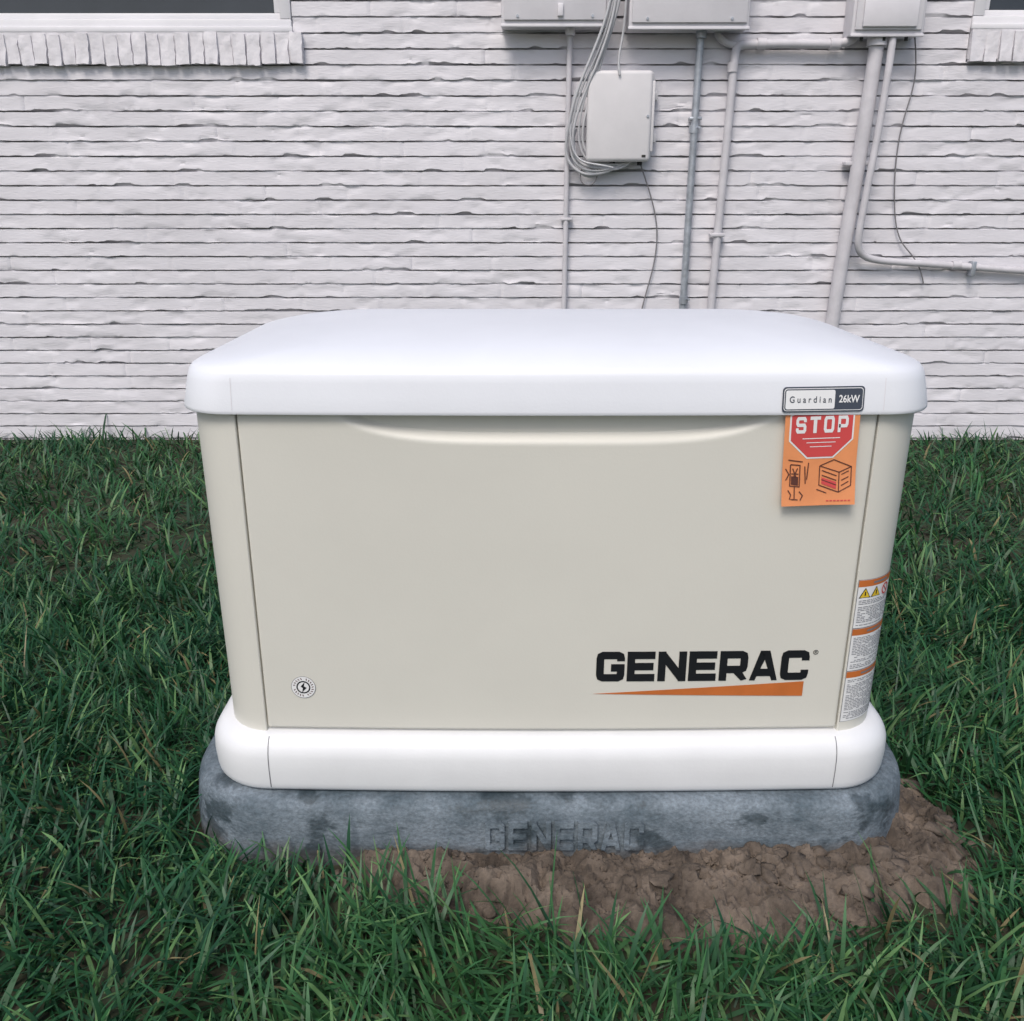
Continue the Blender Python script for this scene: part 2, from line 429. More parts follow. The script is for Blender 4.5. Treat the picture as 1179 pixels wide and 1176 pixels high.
# STOP hang tag
tag=empty('warning_hang_tag',(XC,0,0))
ang=rad(2.2)
def tagw(o):
    for v in o.data.vertices:
        x,y,z=v.co; rx=x-.437; rz=z-.865
        v.co=Vector((.437+rx*math.cos(ang)-rz*math.sin(ang)*1.0, y, .865+rx*math.sin(ang)+rz*math.cos(ang)))
    return o
def tsurf(x,z):
    return 1.4565 - .6*max(.772-z,0)**1.7 - .9*max(x-.455,0)*max(.772-z,0)
T=[]
T.append(patch('tag_card',.375,.498,.700,.868,M_tag,tag,tsurf,0,nx=24,nz=24))
def octo(cx,cz,r): return [(cx+r*math.cos(rad(22.5+45*i)),cz+r*math.sin(rad(22.5+45*i))) for i in range(8)]
def clipo(p,zmax): return [(x,min(z,zmax)) for x,z in p]
T.append(poly('tag_octagon_border',clipo(octo(.436,.834,.0575),.866),M_white,tag,tsurf,.0006))
T.append(poly('tag_octagon',clipo(octo(.436,.834,.0545),.866),M_red,tag,tsurf,.0010))
T.append(word('tag_stop','STOP',.393,.479,.825,.853,.006,.20,M_white,tag,tsurf,dy=.0014))
T.append(patch('tag_octagon_line1',.405,.467,.815,.8164,M_white,tag,tsurf,.0014))
T.append(patch('tag_octagon_line2',.412,.460,.808,.8092,M_white,tag,tsurf,.0014))
T.append(patch('tag_octagon_line3',.418,.454,.801,.8022,M_white,tag,tsurf,.0014))
L1=[[(.388,.772),(.388,.735),(.404,.733),(.404,.770),(.388,.772)],[(.384,.780),(.408,.776)],[(.392,.765),(.400,.745)],[(.400,.765),(.392,.745)],[(.390,.756),(.402,.755)],[(.396,.733),(.396,.712)],[(.390,.712),(.402,.711)],[(.412,.768),(.414,.738)],[(.418,.774),(.416,.745)],[(.385,.728),(.390,.720),(.388,.712)],[(.380,.765),(.386,.755),(.381,.745)],[(.404,.725),(.410,.718),(.406,.710)]]
L2=[[(.437,.768),(.437,.735),(.470,.722),(.490,.733),(.490,.765),(.470,.756),(.437,.768)],[(.470,.756),(.470,.722)],[(.437,.768),(.460,.778),(.490,.765)],[(.441,.760),(.466,.750)],[(.441,.752),(.466,.742)],[(.441,.744),(.466,.734)],[(.474,.752),(.486,.758)],[(.474,.742),(.486,.748)],[(.433,.728),(.450,.721)],[(.474,.733),(.486,.740)]]
T.append(lines('tag_art_a',L1,.0018,M_line,tag,tsurf,.0011)); T.append(lines('tag_art_b',L2,.0016,M_line,tag,tsurf,.0011))
T.append(poly('tag_art_shade',[(.441,.748),(.441,.737),(.466,.727),(.466,.739)],M_red,tag,tsurf,.0008))
T.append(poly('tag_art_shade_b',[(.390,.752),(.390,.737),(.402,.735),(.402,.750)],M_line,tag,tsurf,.0008))
T.append(lines('tag_smallprint',[[(.45+.006*i,.7075),(.454+.006*i,.7077)] for i in range(7)],.0022,M_red,tag,tsurf,.0009))
for o in T: tagw(o)

# ------------------------------------------------------------ PAD
def padmat():
    m=bpy.data.materials.new('damp_concrete'); m.use_nodes=True; nt=m.node_tree; N=nt.nodes; L=nt.links
    b=N['Principled BSDF']; tc=N.new('ShaderNodeTexCoord')
    mp=N.new('ShaderNodeMapping'); mp.inputs['Scale'].default_value=(1,1,1.7); L.new(tc.outputs['Object'],mp.inputs['Vector'])
    def nz(s,d=6,r=.6):
        n=N.new('ShaderNodeTexNoise'); n.inputs['Scale'].default_value=s; n.inputs['Detail'].default_value=d; n.inputs['Roughness'].default_value=r; L.new(mp.outputs[0],n.inputs['Vector']); return n
    def ramp(a,b_,c0,c1):
        r=N.new('ShaderNodeValToRGB'); r.color_ramp.elements[0].position=a; r.color_ramp.elements[1].position=b_
        r.color_ramp.elements[0].color=(*c0,1); r.color_ramp.elements[1].color=(*c1,1); return r
    n1=nz(5.0,8,.68); r1=ramp(.38,.62,(.070,.098,.118),(.205,.245,.28)); L.new(n1.outputs['Fac'],r1.inputs['Fac'])
    n2=nz(8,6,.6); r2=ramp(.54,.60,(0,0,0),(1,1,1)); L.new(n2.outputs['Fac'],r2.inputs['Fac'])
    mx=N.new('ShaderNodeMixRGB'); mx.inputs['Color2'].default_value=(.034,.050,.060,1)
    ml=N.new('ShaderNodeMath'); ml.operation='MULTIPLY'; ml.inputs[1].default_value=.72
    L.new(r2.outputs['Color'],ml.inputs[0]); L.new(ml.outputs[0],mx.inputs['Fac']); L.new(r1.outputs['Color'],mx.inputs['Color1'])
    sx=N.new('ShaderNodeSeparateXYZ'); L.new(tc.outputs['Object'],sx.inputs[0])
    n3=nz(14,5); ad=N.new('ShaderNodeMath'); ad.operation='MULTIPLY_ADD'; ad.inputs[1].default_value=.10; L.new(n3.outputs['Fac'],ad.inputs[0])
    sb=N.new('ShaderNodeMath'); sb.operation='MULTIPLY'; sb.inputs[1].default_value=-1; L.new(sx.outputs['Z'],sb.inputs[0]); L.new(sb.outputs[0],ad.inputs[2])
    r3=ramp(.0,.03,(0,0,0),(.6,.6,.6)); L.new(ad.outputs[0],r3.inputs['Fac'])
    mx2=N.new('ShaderNodeMixRGB'); mx2.inputs['Color2'].default_value=(.10,.085,.075,1); L.new(r3.outputs['Color'],mx2.inputs['Fac']); L.new(mx.outputs[0],mx2.inputs['Color1'])
    n5=nz(130,4); r5=ramp(.32,.72,(.66,.66,.66),(1.25,1.25,1.25)); L.new(n5.outputs['Fac'],r5.inputs['Fac'])
    mm=N.new('ShaderNodeMixRGB'); mm.blend_type='MULTIPLY'; mm.inputs['Fac'].default_value=1; L.new(mx2.outputs[0],mm.inputs['Color1']); L.new(r5.outputs['Color'],mm.inputs['Color2'])
    L.new(mm.outputs[0],b.inputs['Base Color'])
    rr_=ramp(0,1,(.78,.78,.78),(.38,.38,.38)); L.new(r2.outputs['Color'],rr_.inputs['Fac']); L.new(rr_.outputs['Color'],b.inputs['Roughness'])
    n4=nz(50,7,.75); bp=N.new('ShaderNodeBump'); bp.inputs['Strength'].default_value=.7; bp.inputs['Distance'].default_value=.004
    L.new(n4.outputs['Fac'],bp.inputs['Height']); L.new(bp.outputs['Normal'],b.inputs['Normal'])
    return m
M_pad=padmat()
pad=empty('concrete_pad',(XC,0,0))
QY0,QY1=1.398,2.17; QCY=(QY0+QY1)/2; QHY=(QY1-QY0)/2; QHX=.716
def qr(ins,z): return (rrect(0,QCY,QHX-ins,QHY-ins,.20-ins*.4,nc=24,ns=70),z)
def padfn(v):
    n=mnoise.noise(Vector((v[0]*6,v[1]*6,v[2]*8)))*.003+mnoise.noise(Vector((v[0]*26,v[1]*26,v[2]*30)))*.0018
    return (v[0]*(1+n),v[1]+n,v[2]+(mnoise.noise(Vector((v[0]*11,v[1]*11,3)))*.003 if v[2]>.1 else 0)*(1 if v[2]<PADZ-.002 else .0))
loft('slab',[qr(-.004,-.05),qr(-.002,.02),qr(-.001,.04),qr(0,.06),qr(.002,.08),qr(.003,.095),qr(.007,.110),qr(.011,.118),qr(.018,.125),qr(.029,.1292),qr(.04,PADZ),qr(.3,PADZ+.0003)],M_pad,pad,fn=padfn,ang=60)
def qsurf(x,z): return QY0+np.interp(z,[-.05,.02,.06,.095,.11],[-.004,-.002,0,.003,.007])
w=word('embossed_lettering','GENERAC',-.125,.170,.040,.098,.007,.20,M_pad,pad,qsurf,dy=.0052)
sm=w.modifiers.new('s','SOLIDIFY'); sm.thickness=.006; sm.offset=0

# ------------------------------------------------------------ HOUSE
WY=4.6
house=empty('brick_house',(0,0,0))
X0,X1=-6.0,6.6; CH=.0655; NCr=49
xs=np.arange(X0,X1+1e-6,.0115); nxw=len(xs)
fr=np.array([0,.055,.085,.14,.32,.55,.78,.92,.975]); 
ts=[];cs=[]
for c in range(NCr):
    for f in fr: ts.append(f); cs.append(c)
ts=np.array(ts); cs=np.array(cs); nzw=len(ts)
XX,TT=np.meshgrid(xs,ts); CC=np.repeat(cs[:,None],nxw,1).astype(float)
ZZ=(CC+TT)*CH-.06
BL=.395
off=np.repeat((rng.random(NCr)*.5+ (np.arange(NCr)%2)*.5)[cs][:,None],nxw,1)
u=XX/BL+off; bi=np.floor(u); fu=u-bi
brnd=vn(bi*7.31+.5,CC*3.17+.5,5)
brnd2=vn(bi*5.11+.5,CC*9.17+.5,9)
D=.014*np.ones_like(XX)
D+= (brnd-.5)*.004 + (fu-.5)*(brnd2-.5)*.004 + (.5-TT)*.004
D+= (fbm(XX*14,ZZ*40,3,4)-.5)*.0035
chip=fbm(XX*9+CC*3.7,ZZ*34,31,4)
D-= np.clip((chip-.60)*9,0,1)*.0045
jrag=fbm(XX*6+CC*11.7,CC*1.0,41,4)
bed=(TT<.07)
jd=np.clip((jrag-.28)*3.0,0.20,1)
D=np.where(bed, .012 -.016*jd, D)
pj=(np.minimum(fu,1-fu)*BL<.0065)&(~bed)
D-= np.where(pj,.0035*(brnd2>.40),0)
rag1=(fbm(XX*26+CC*5.1,CC*0+.5,51,4)-.5)
rag2=(fbm(XX*26+CC*8.7,CC*0+1.5,57,4)-.5)
spall=np.clip((fbm(XX*7+CC*4.7,CC*0+2.5,61,4)-.60)*9,0,1)*(vn(bi*3.3+.5,CC*2.1+.5,77)>.35)
spread=np.interp(TT,[.065,.085,.14,.32,.5,1],[.0,1,1,.5,0,0])
ZZ+= spread*(rag1*.007+spall*.009)
ZZ+= np.where((TT>.93)|(TT<.07),rag2*.004,0)
YY=WY+.012-D
bed_shade=np.where(bed,1-.55*jd,1.0); bed_shade=np.where((TT>.08)&(TT<.09),.92,bed_shade)  # shadow line of each course, painted dark into the bed joint vertex colour
V=np.stack([XX,YY,ZZ],-1).reshape(-1,3)
idx=np.arange(nxw*nzw).reshape(nzw,nxw)
q=np.stack([idx[:-1,:-1],idx[:-1,1:],idx[1:,1:],idx[1:,:-1]],-1).reshape(-1,4)
fc=V[q].mean(1)
holes=[(-2.55,-1.0,1.772,3.06),(2.085,3.45,1.79,3.06)]
keep=np.ones(len(q),bool)
for (a,b,c,d) in holes: keep&=~((fc[:,0]>a)&(fc[:,0]<b)&(fc[:,2]>c)&(fc[:,2]<d))
q=q[keep]
def npmesh(name,V,F,m,parent=None,smooth=True,nper=4):
    me=bpy.data.meshes.new(name)
    me.vertices.add(len(V)); me.vertices.foreach_set('co',V.astype(np.float32).ravel())
    me.loops.add(F.size); me.loops.foreach_set('vertex_index',F.astype(np.int32).ravel())
    me.polygons.add(len(F)); me.polygons.foreach_set('loop_start',np.arange(0,F.size,nper,dtype=np.int32))
    try: me.polygons.foreach_set('loop_total',np.full(len(F),nper,dtype=np.int32))
    except Exception: pass
    me.update(calc_edges=True); me.materials.append(m)
    if smooth: me.shade_smooth()
    return link(bpy.data.objects.new(name,me),parent)
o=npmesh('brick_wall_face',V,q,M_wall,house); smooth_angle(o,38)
g4=np.ones((V.shape[0],4)); g4[:,:3]=bed_shade.reshape(-1,1)
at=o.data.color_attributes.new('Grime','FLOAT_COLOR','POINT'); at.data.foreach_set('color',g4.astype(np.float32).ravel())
def hbox(n,*a,m=M_trim,bev=.004): return bbox(n,*a,m,house,bev=bev)
hbox('foundation',X0,X1,WY+.02,WY+8,-.4,.0,m=M_sill,bev=0)
hbox('left_wall',X0-.02,X0+.15,WY-.0,WY+8,-.1,3.15,m=M_wall_plain); hbox('right_wall',X1-.15,X1+.02,WY-.0,WY+8,-.1,3.15,m=M_wall_plain)
hbox('rear_wall',X0+.16,X1-.16,WY+7.85,WY+7.99,-.1,3.15,m=M_wall_plain); hbox('backing',X0+.16,X1-.16,WY+.16,WY+.2,-.1,3.12,m=M_gap,bev=0)
hbox('eave_soffit',X0-.4,X1+.4,WY-.35,WY+8.4,3.152,3.30)
mk('roof',[(X0-.4,WY-.42,3.303),(X1+.4,WY-.42,3.303),(X1+.4,WY+8.45,3.303),(X0-.4,WY+8.45,3.303),(X0-.4,WY+4,5.0),(X1+.4,WY+4,5.0)],[(0,1,5,4),(2,3,4,5),(1,2,5),(3,0,4),(3,2,1,0)],M_roof,house)
def window(tag,xa,xb,za,zb,rowz0):
    fy=WY-.012
    hbox(tag+'_frame_bottom',xa,xb,fy,WY+.10,za,za+.05)
    hbox(tag+'_frame_lip',xa-.004,xb+.004,fy-.012,fy-.0005,za-.004,za+.018,bev=.002)
    hbox(tag+'_frame_top',xa,xb,fy,WY+.10,zb-.05,zb)
    hbox(tag+'_frame_l',xa,xa+.05,fy-.001,WY+.10,za+.0505,zb-.0505); hbox(tag+'_frame_r',xb-.05,xb,fy-.001,WY+.10,za+.0505,zb-.0505)
    hbox(tag+'_sash_b',xa+.051,xb-.051,WY+.012,WY+.05,za+.0505,za+.078); 
    hbox(tag+'_sash_l',xa+.051,xa+.08,WY+.013,WY+.05,za+.0785,zb-.0505); hbox(tag+'_sash_r',xb-.08,xb-.051,WY+.013,WY+.05,za+.0785,zb-.0505)
    hbox(tag+'_meeting_rail',xa+.0805,xb-.0805,WY+.013,WY+.05,(za+zb)/2-.02,(za+zb)/2+.02)
    hbox(tag+'_glass',xa+.07,xb-.07,WY+.035,WY+.045,za+.07,zb-.05,m=M_glass,bev=0)
    x=xa+.0; i=0
    while x<xb+.0:
        w=random.uniform(.060,.068); bm=bmesh.new(); bmesh.ops.create_cube(bm,size=1)
        bmesh.ops.subdivide_edges(bm,edges=bm.edges[:],cuts=5,use_grid_fill=True)
        h=za-rowz0-.006+random.uniform(-.006,.0); d0=random.uniform(-.007,.006); zz0=rowz0+random.uniform(-.008,.004); tl=random.uniform(-.04,.04)
        for v in bm.verts:
            t=v.co.z+.5
            yy=(v.co.y)*.12+WY+.022+d0+ .012*t
            v.co=Vector((x+w/2+v.co.x*(w-.008)+tl*(t-.5)*h,yy,zz0+t*h))
            nn=mnoise.noise(v.co*34)*.007+mnoise.noise(v.co*90)*.003; v.co+=Vector((nn*.6,nn,nn*.6))
        bm.normal_update()
        me=bpy.data.meshes.new(tag+'_sill_brick'); bm.to_mesh(me); bm.free(); me.materials.append(M_sill); me.shade_smooth(); me.set_sharp_from_angle(angle=rad(50))
        link(bpy.data.objects.new(tag+'_sill_brick_%d'%i,me),house); x+=w; i+=1
    hbox(tag+'_sill_mortar',xa+.002,xb+.003,WY-.022,WY+.09,rowz0+.008,za-.002,m=M_sill,bev=0)
window('window_a',-2.55,-1.0,1.912,3.06,1.775)
window('window_b',2.085,3.45,1.925,3.06,1.79)

# ------------------------------------------------------------ WALL EQUIPMENT
def encl(name,x0,x1,z0,z1,d,m=M_box,taper=0):
    e=empty(name)
    bbox('enclosure',x0,x1,WY-d,WY-.004,z0,z1,m,e,bev=.006,seg=3)
    bbox('door',x0+.012,x1-.012,WY-d-.012,WY-d-.0005,z0+.02,z1-.02,m,e,bev=.004,seg=2)
    bbox('bottom_flange',x0-.003,x1+.003,WY-d-.004,WY-d+.012,z0-.006,z0+.006,m,e,bev=.002)
    for i in range(2):
        cyl('screw_%d'%i,(x0+(x1-x0)*(.15+.7*i),WY-d-.014,z0+.035),.006,.006,'Y',M_galv,e,n=12)
    return e
e=encl('electrical_panel',-.047,.425,1.917,2.75,.13)
bbox('hasp',.20,.225,WY-.155,WY-.143,1.95,2.00,M_box,e,bev=.003)
cyl('hub_a',(.262,WY-.06,1.904),.022,.03,'Z',M_box,e)
e=encl('electrical_panel',.515,1.045,1.905,2.70,.14)
bbox('handle',.99,1.012,WY-.175,WY-.153,2.05,2.22,M_box,e,bev=.003)
cyl('hub_b',(.852,WY-.06,1.892),.024,.03,'Z',M_galv,e)
e=encl('meter_box',1.505,1.825,1.880,2.45,.12)
bbox('lower_cover',1.545,1.785,WY-.145,WY-.133,1.91,2.05,M_box,e,bev=.004)
for i in range(3): cyl('bolt_%d'%i,(1.56+.1*i,WY-.10,1.870),.008,.02,'Z',M_gap,e,n=10)
cyl('hub_c',(1.648,WY-.06,1.865),.045,.04,'Z',M_box,e)
cyl('meter_glass',(1.665,WY-.17,2.26),.085,.09,'Y',M_box2,e,n=40)
e=empty('telephone_junction_box')
bbox('back_box',.350,.650,WY-.075,WY-.002,1.366,1.742,M_box2,e,bev=.016,seg=4)
bbox('cover',.343,.640,WY-.112,WY-.0755,1.356,1.742,M_box2,e,bev=.018,seg=4)
bbox('hinge_rib',.632,.652,WY-.098,WY-.079,1.40,1.70,M_box2,e,bev=.004)
for z in (1.46,1.64):
    bbox('hinge_ear_%d'%int(z*100),.6505,.672,WY-.05,WY-.02,z-.02,z+.02,M_box2,e,bev=.004)
bbox('label',.60,.618,WY-.1135,WY-.1122,1.375,1.385,M_gap,e,bev=0)
cyl('latch',(.62,WY-.114,1.55),.006,.006,'Y',M_galv,e,n=14)
cyl('grommet_a',(.47,WY-.05,1.352),.014,.024,'Z',M_gap,e); cyl('grommet_b',(.60,WY-.05,1.352),.012,.02,'Z',M_gap,e)
e=empty('electrical_conduit')
tube('pipe',[(.262,WY-.045,1.91),(.261,WY-.03,1.7),(.258,WY-.028,.8),(.258,WY-.028,.05)],.0125,M_pipe,e)
for z in (1.1,.45): bbox('strap_%d'%int(z*100),.235,.290,WY-.044,WY-.01,z-.007,z+.007,M_pipe,e,bev=.003)
e=empty('electrical_conduit')
tube('pipe',[(.852,WY-.05,1.91),(.851,WY-.036,1.7),(.847,WY-.034,.9),(.846,WY-.034,.05)],.0175,M_galv,e)
for z in (1.50,.72): 
    cyl('coupling_%d'%int(z*100),(.849,WY-.036,z),.0225,.035,'Z',M_galv,e); cyl('set_screw_%d'%int(z*100),(.868,WY-.062,z+.005),.006,.02,'Y',M_galv,e,n=10)
bbox('strap_a',.822,.880,WY-.054,WY-.012,1.538,1.552,M_galv,e,bev=.003)
e=empty('electrical_conduit')
pz=1.855
tube('pipe',[(1.56,WY-.05,1.91),(1.55,WY-.05,1.875),(1.50,WY-.05,pz),(1.40,WY-.045,pz),(1.25,WY-.04,pz+.004),(1.10,WY-.04,pz),(1.045,WY-.04,pz),(1.018,WY-.04,pz-.010),(1.012,WY-.04,pz-.06),(1.01,WY-.04,1.6),(.995,WY-.036,1.1),(.985,WY-.036,.7),(.984,WY-.036,.05)],.0195,M_pipe,e)
cyl('coupling_a',(1.008,WY-.04,1.76),.024,.04,'Z',M_pipe,e); cyl('coupling_b',(1.13,WY-.04,pz+.002),.024,.04,'X',M_pipe,e); cyl('coupling_c',(1.46,WY-.047,pz),.025,.045,'X',M_pipe,e)
tube('spur',[(.93,WY-.03,1.91),(.935,WY-.03,1.88),(.96,WY-.03,1.860),(1.02,WY-.035,1.852)],.016,M_pipe,e)
bbox('strap_b',.955,1.025,WY-.060,WY-.012,1.02,1.036,M_pipe,e,bev=.003)
e=empty('service_conduit')
tube('pipe',[(1.648,WY-.06,1.90),(1.645,WY-.055,1.7),(1.625,WY-.05,1.2),(1.590,WY-.05,.7),(1.575,WY-.05,.05)],.033,M_pipe,e,res=6)
for z in (1.35,.5): bbox('strap_%d'%int(z*100),1.63-.065-(1.35-z)*.04,1.63+.050-(1.35-z)*.04,WY-.060,WY-.012,z-.009,z+.009,M_pipe,e,bev=.003)
e=empty('electrical_conduit')
tube('pipe',[(1.70,WY-.10,1.90),(1.702,WY-.10,1.80),(1.69,WY-.098,1.50),(1.668,WY-.098,1.25),(1.657,WY-.092,1.06),(1.658,WY-.08,.975),(1.70,WY-.06,.925),(1.80,WY-.04,.905),(2.0,WY-.035,.895),(2.3,WY-.035,.875),(2.62,WY-.035,.85),(3.3,WY-.035,.82)],.0165,M_pipe,e,res=5)
cyl('coupling',(2.17,WY-.035,.886),.021,.04,'X',M_pipe,e); bbox('strap',2.24,2.262,WY-.056,WY-.01,.835,.905,M_galv,e,bev=.003)
e=empty('cable_bundle')
rr=random.Random(3)
base=[(.472,2.25),(.464,2.04),(.415,1.86),(.330,1.68),(.283,1.50),(.292,1.385),(.355,1.317),(.45,1.315),(.52,1.335),(.56,1.365)]
for k in range(5):
    dx=(k-2)*.013; pts=[]
    for i,(x,z) in enumerate(base):
        f=math.sin(i/9*math.pi)
        pts.append((x+dx*(.5+f)+rr.uniform(-.014,.014)*f,WY-.155*(1 if i<2 else max(0.35,1-i*.13))-rr.uniform(0,.02),z+rr.uniform(-.02,.02)*f+dx*f*1.1))
    tube('cable_%d'%k,pts,.0052 if k%2 else .0065,M_cable,e)
tube('drop_cable',[(.500,WY-.15,2.2),(.500,WY-.14,2.0),(.497,WY-.11,1.86),(.47,WY-.12,1.78),(.485,WY-.12,1.72)],.0055,M_cable,e)
tube('loop_cable_a',[(.30,WY-.05,1.50),(.27,WY-.06,1.42),(.30,WY-.06,1.31),(.37,WY-.06,1.28),(.44,WY-.05,1.31),(.47,WY-.05,1.37)],.0045,M_cable,e)
tube('loop_cable_b',[(.47,WY-.05,1.37),(.42,WY-.07,1.30),(.35,WY-.07,1.30),(.30,WY-.06,1.36),(.28,WY-.06,1.5),(.31,WY-.06,1.62),(.39,WY-.1,1.80),(.44,WY-.14,2.0)],.004,M_cable,e)
tube('loop_cable_c',[(.33,WY-.05,1.33),(.31,WY-.06,1.27),(.36,WY-.06,1.24),(.41,WY-.05,1.27),(.40,WY-.05,1.34)],.0025,M_wire,e)
tube('loop_cable_d',[(.29,WY-.09,1.66),(.262,WY-.09,1.55),(.268,WY-.09,1.42),(.32,WY-.09,1.345),(.40,WY-.125,1.345),(.47,WY-.10,1.33)],.0045,M_cable,e)
e=empty('telephone_wire')
tube('wire',[(.60,WY-.05,1.36),(.61,WY-.04,1.335),(.667,WY-.02,1.21),(.712,WY-.02,1.05),(.697,WY-.02,.865),(.645,WY-.02,.70),(.60,WY-.02,.4),(.60,WY-.02,.05)],.0032,M_wire,e)
e=empty('ground_wire')
tube('wire',[(1.80,WY-.08,1.905),(1.825,WY-.04,1.87),(1.872,WY-.02,1.72),(1.822,WY-.02,1.553),(1.812,WY-.02,1.365),(1.835,WY-.02,1.15),(1.88,WY-.025,.97),(1.99,WY-.03,.915),(2.03,WY-.02,.80)],.0032,M_wire,e)

# ------------------------------------------------------------ GROUND
def inpad(x,y,m=0):
    ax=np.abs(x-XC)-(QHX-.2+m); ay=np.abs(y-QCY)-(QHY-.2+m)
    d=np.hypot(np.maximum(ax,0),np.maximum(ay,0))+np.minimum(np.maximum(ax,ay),0)-.2
    return d
def dirtmask(x,y):
    n=(fbm(x*8,y*8,71,3)-.5)*.9+(fbm(x*30,y*30,75,2)-.5)*.4
    a=1-np.hypot((x-.25)/.63,(y-1.40)/.155)
    a2=1-np.hypot((x-.32)/.42,(y-1.33)/.14)
    b=1-np.hypot((x-.775)/.095,(y-1.50)/.24)
    return np.maximum(np.maximum(a,a2),b*.7)+n*.42
def dirth(x,y,d):
    h=np.clip(d*.10,-.03,.026)
    return h+np.where(d>0,(fbm(x*19,y*19,5,4)-.5)*.060*np.clip(d*4,0,1),-.004)
M_ground=mat('lawn_soil',(.030,.045,.020),.95,col2=(.04,.032,.02),vscale=6,bump=.8,bscale=40)
M_dirt=mat('bare_soil',(.175,.138,.108),.95,col2=(.055,.042,.032),vscale=13,bump=1.0,bscale=120)
gx=np.concatenate([[-200,-60,-20],np.linspace(-8,8,60),[20,60,200]]); gy=np.concatenate([[-200,-60,-20],np.linspace(-6,8,50),[20,60,220]])
GX,GY=np.meshgrid(gx,gy); V=np.stack([GX,GY,GX*0],-1).reshape(-1,3)
ix=np.arange(len(gx)*len(gy)).reshape(len(gy),len(gx)); q=np.stack([ix[:-1,:-1],ix[:-1,1:],ix[1:,1:],ix[1:,:-1]],-1).reshape(-1,4)
npmesh('ground',V,q,M_ground)
xs=np.arange(-.75,1.10,.004); ys=np.arange(1.10,1.95,.004); GX,GY=np.meshgrid(xs,ys)
dm=dirtmask(GX,GY); 
vor=np.abs(fbm(GX*38,GY*38,8,3)-.5)*2
h=dirth(GX,GY,dm)+.002+(.5-vor)*.026*np.clip(dm*6+.3,0,1)+(fbm(GX*130,GY*130,12,2)-.5)*.010
V=np.stack([GX,GY,h],-1).reshape(-1,3); ix=np.arange(GX.size).reshape(GX.shape); q=np.stack([ix[:-1,:-1],ix[:-1,1:],ix[1:,1:],ix[1:,:-1]],-1).reshape(-1,4)
qm=dm.reshape(-1)[q].mean(1)>-.22
pd=inpad(V[:,0],V[:,1])[q].mean(1)>-.03
dirt=empty('dirt_patch')
o=npmesh('soil',V,q[qm&pd],M_dirt,dirt); smooth_angle(o,30)
bm=bmesh.new(); bmesh.ops.create_icosphere(bm,subdivisions=2,radius=1); bm.verts.ensure_lookup_table()
iv=np.array([v.co[:] for v in bm.verts]); itf=np.array([[v.index for v in f.verts] for f in bm.faces]); bm.free()
Vs=[];Fs=[];nb=0
NC=11000
X=rng.uniform(-.62,.95,NC); Y=rng.uniform(1.14,1.80,NC); dmc=dirtmask(X,Y); ip=inpad(X,Y)
dens=fbm(X*9,Y*9,33,2)
ok=(dmc>-.10)&(ip>.003)&(dens+rng.normal(0,.08,NC)>.44)
X=X[ok];Y=Y[ok];dmc=dmc[ok]; HZ=dirth(X,Y,dmc); BIG=fbm(X*6,Y*6,37,2)
for x,y,d,hz,bg_ in zip(X,Y,dmc,HZ,BIG):
    r=.0014+.0045*rng.random()**2.2
    if rng.random()<.22*max(bg_-.38,0)*4 and d>.02: r+=.015*rng.random()**2.2
    vv=iv.copy()
    for _ in range(8):
        nrm=rng.normal(size=3); nrm/=np.linalg.norm(nrm); lim=rng.uniform(.28,.75)
        dd=vv@nrm; vv=vv-np.maximum(dd-lim,0)[:,None]*nrm
    o3=rng.random(3)*50
    vv=vv*(1+1.1*(fbm(iv[:,0]*2.6+o3[0],iv[:,1]*2.6+iv[:,2]*2.1+o3[1],3,3)-.5))[:,None]
    vv=vv*(r*1.45*np.array([rng.uniform(.7,1.5),rng.uniform(.7,1.3),rng.uniform(.5,.95)]))
    a=rng.random()*6.28; ca,sa=math.cos(a),math.sin(a)
    vv=np.stack([vv[:,0]*ca-vv[:,1]*sa,vv[:,0]*sa+vv[:,1]*ca,vv[:,2]],-1)
    vv+=np.array([x,y,hz+.004+r*.20]); Vs.append(vv); Fs.append(itf+nb); nb+=len(iv)
npmesh('soil_clods',np.concatenate(Vs),np.concatenate(Fs),M_dirt,dirt,smooth=False,nper=3)

# ------------------------------------------------------------ GRASS
def grassmat():
    m=bpy.data.materials.new('grass_blades'); m.use_nodes=True; nt=m.node_tree; N=nt.nodes; L=nt.links
    b=N['Principled BSDF']; at=N.new('ShaderNodeAttribute'); at.attribute_name='Col'
    L.new(at.outputs['Color'],b.inputs['Base Color']); b.inputs['Roughness'].default_value=.45; b.inputs['Specular IOR Level'].default_value=.4
    tr=N.new('ShaderNodeBsdfTranslucent'); L.new(at.outputs['Color'],tr.inputs['Color'])
    mx=N.new('ShaderNodeMixShader'); mx.inputs['Fac'].default_value=.25
    L.new(b.outputs[0],mx.inputs[1]); L.new(tr.outputs[0],mx.inputs[2]); L.new(mx.outputs[0],N['Material Output'].inputs['Surface'])
    return m
M_grass=grassmat()
def blades(n,xa,xb,ya,yb,reject=None,wmul=1,lmul=1):
    x=rng.uniform(xa,xb,n); y=rng.uniform(ya,yb,n)
    k=inpad(x,y)>.004
    dm=dirtmask(x,y); k&=(dm<-.05+rng.normal(0,.07,n))|((dm<.30)&(rng.random(n)<.03))
    k&=y<WY-.03
    if reject is not None: k&=~((x>reject[0])&(x<reject[1])&(y>reject[2])&(y<reject[3]))
    return x[k],y[k],wmul,lmul
sets=[blades(48000,-1.7,1.9,.75,2.7),blades(58000,-3.4,3.6,.3,4.6,(-1.7,1.9,.75,2.7),1.25,1.0),blades(26000,-7,7,-1.5,4.6,(-3.4,3.6,.3,4.6),2.6,1.1)]
x=np.concatenate([s[0] for s in sets]); y=np.concatenate([s[1] for s in sets])
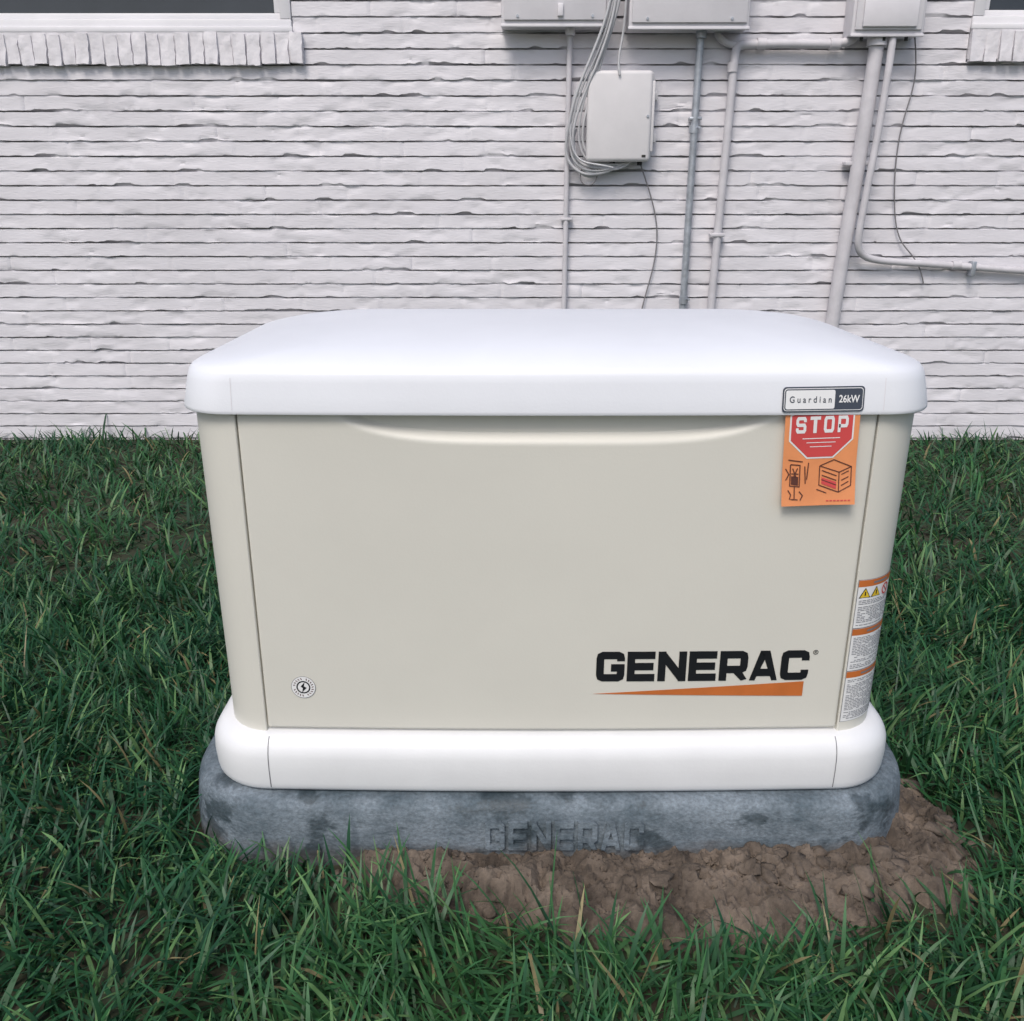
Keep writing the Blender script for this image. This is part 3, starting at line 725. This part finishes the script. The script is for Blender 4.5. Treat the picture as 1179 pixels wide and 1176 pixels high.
wm=np.concatenate([np.full(len(s[0]),s[2]) for s in sets]); lm=np.concatenate([np.full(len(s[0]),s[3]) for s in sets])
n=len(x)
cl=fbm(x*5,y*5,91,3); cl2=fbm(x*1.3,y*1.3,95,2); cl3=fbm(x*9,y*9,131,3)
Lh=(.050+.080*rng.random(n)**1.1)*(.60+.90*cl)*lm
tall=rng.random(n)<.05; Lh=np.where(tall,Lh*1.35,Lh)
dpad=inpad(x,y); Lh=np.where((dpad<.05)&(y<1.45),Lh*.7,Lh)
w=(.0038+.0050*rng.random(n)**1.3)*wm
az=rng.random(n)*2*np.pi*.7+ (fbm(x*4,y*4,101,2)-.5)*14
lean=rng.uniform(.2,1.25,n); curl=rng.uniform(.1,1.4,n)
near=dpad<.05
az=np.where(near,np.arctan2(y-QCY,(x-XC)*.6)+rng.normal(0,.8,n),az)
K=5; s=np.linspace(0,1,K)
dirx,diry=np.cos(az),np.sin(az); 
pts=np.zeros((n,K,3)); hx=np.zeros(n); hz=np.zeros(n)
for i in range(K):
    pts[:,i,0]=x+dirx*hx; pts[:,i,1]=y+diry*hx; pts[:,i,2]=-.004+np.maximum(hz,0.001)
    th=lean+curl*(s[i]**1.0)*1.0
    hx=hx+np.sin(th)*Lh/(K-1); hz=hz+np.cos(th)*Lh/(K-1)
tw=rng.normal(0,.45,n)
wx,wy=-np.sin(az+tw),np.cos(az+tw)
prof=np.array([.75,1,.95,.68,.04])
V=np.zeros((n,K,2,3))
for i in range(K):
    o=(w*prof[i]*.5)[:,None]*np.stack([wx,wy,rng.normal(0,.18,n)],-1)
    V[:,i,0]=pts[:,i]-o; V[:,i,1]=pts[:,i]+o
V=V.reshape(-1,3)
b=np.arange(n)[:,None]*(K*2)
F=np.stack([np.stack([b[:,0]+2*i,b[:,0]+2*i+1,b[:,0]+2*i+3,b[:,0]+2*i+2],-1) for i in range(K-1)],1).reshape(-1,4)
g=npmesh('grass_lawn',V,F,M_grass,None,smooth=True)
c1=np.array([.015,.082,.036]); c2=np.array([.052,.165,.052]); c3=np.array([.125,.250,.090]); straw=np.array([.26,.22,.11])
t=np.clip(rng.normal(.38,.25,n)+(cl2-.5)*.8+(cl3-.5)*.7+np.clip((1.5-y)*.35,-.14,.2),0,1)[:,None]
c=c1*(1-t)+c2*t
hi=(rng.random(n)<.14)[:,None]; c=np.where(hi,c3,c)
st=(rng.random(n)<.025)[:,None]; c=np.where(st,straw,c)
c*=rng.uniform(.75,1.22,n)[:,None]
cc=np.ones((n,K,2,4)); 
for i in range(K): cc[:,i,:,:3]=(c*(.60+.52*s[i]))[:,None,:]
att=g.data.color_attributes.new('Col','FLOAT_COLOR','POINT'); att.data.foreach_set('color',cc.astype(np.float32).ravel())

# ------------------------------------------------------------ LIGHT
w=bpy.data.worlds.new('World'); S.world=w; w.use_nodes=True; N=w.node_tree.nodes; L=w.node_tree.links
bg=N['Background']; sky=N.new('ShaderNodeTexSky'); sky.sky_type='NISHITA'; sky.sun_disc=False
el,rot=rad(52),rad(200)
sky.sun_elevation=el; sky.sun_rotation=rot; sky.air_density=1.0; sky.dust_density=3.0; sky.ozone_density=1.0
L.new(sky.outputs[0],bg.inputs['Color']); bg.inputs['Strength'].default_value=.15
sl=bpy.data.lights.new('sun','SUN'); sl.energy=1.8; sl.angle=rad(22); sl.color=(1,.96,.91)
so=bpy.data.objects.new('sun',sl); link(so)
d=Vector((math.sin(rot)*math.cos(el),math.cos(rot)*math.cos(el),math.sin(el)))
so.rotation_euler=d.to_track_quat('Z','Y').to_euler()

cam=bpy.data.cameras.new('camera'); cam.sensor_width=36; cam.sensor_fit='HORIZONTAL'; cam.lens=36*1040/1179; cam.clip_start=.05; cam.clip_end=600
co=bpy.data.objects.new('camera',cam); link(co); co.location=(0,0,1.19); co.rotation_euler=(rad(71),0,0)
S.camera=co
S.view_settings.view_transform='Standard'; S.view_settings.look='None'; S.view_settings.exposure=0
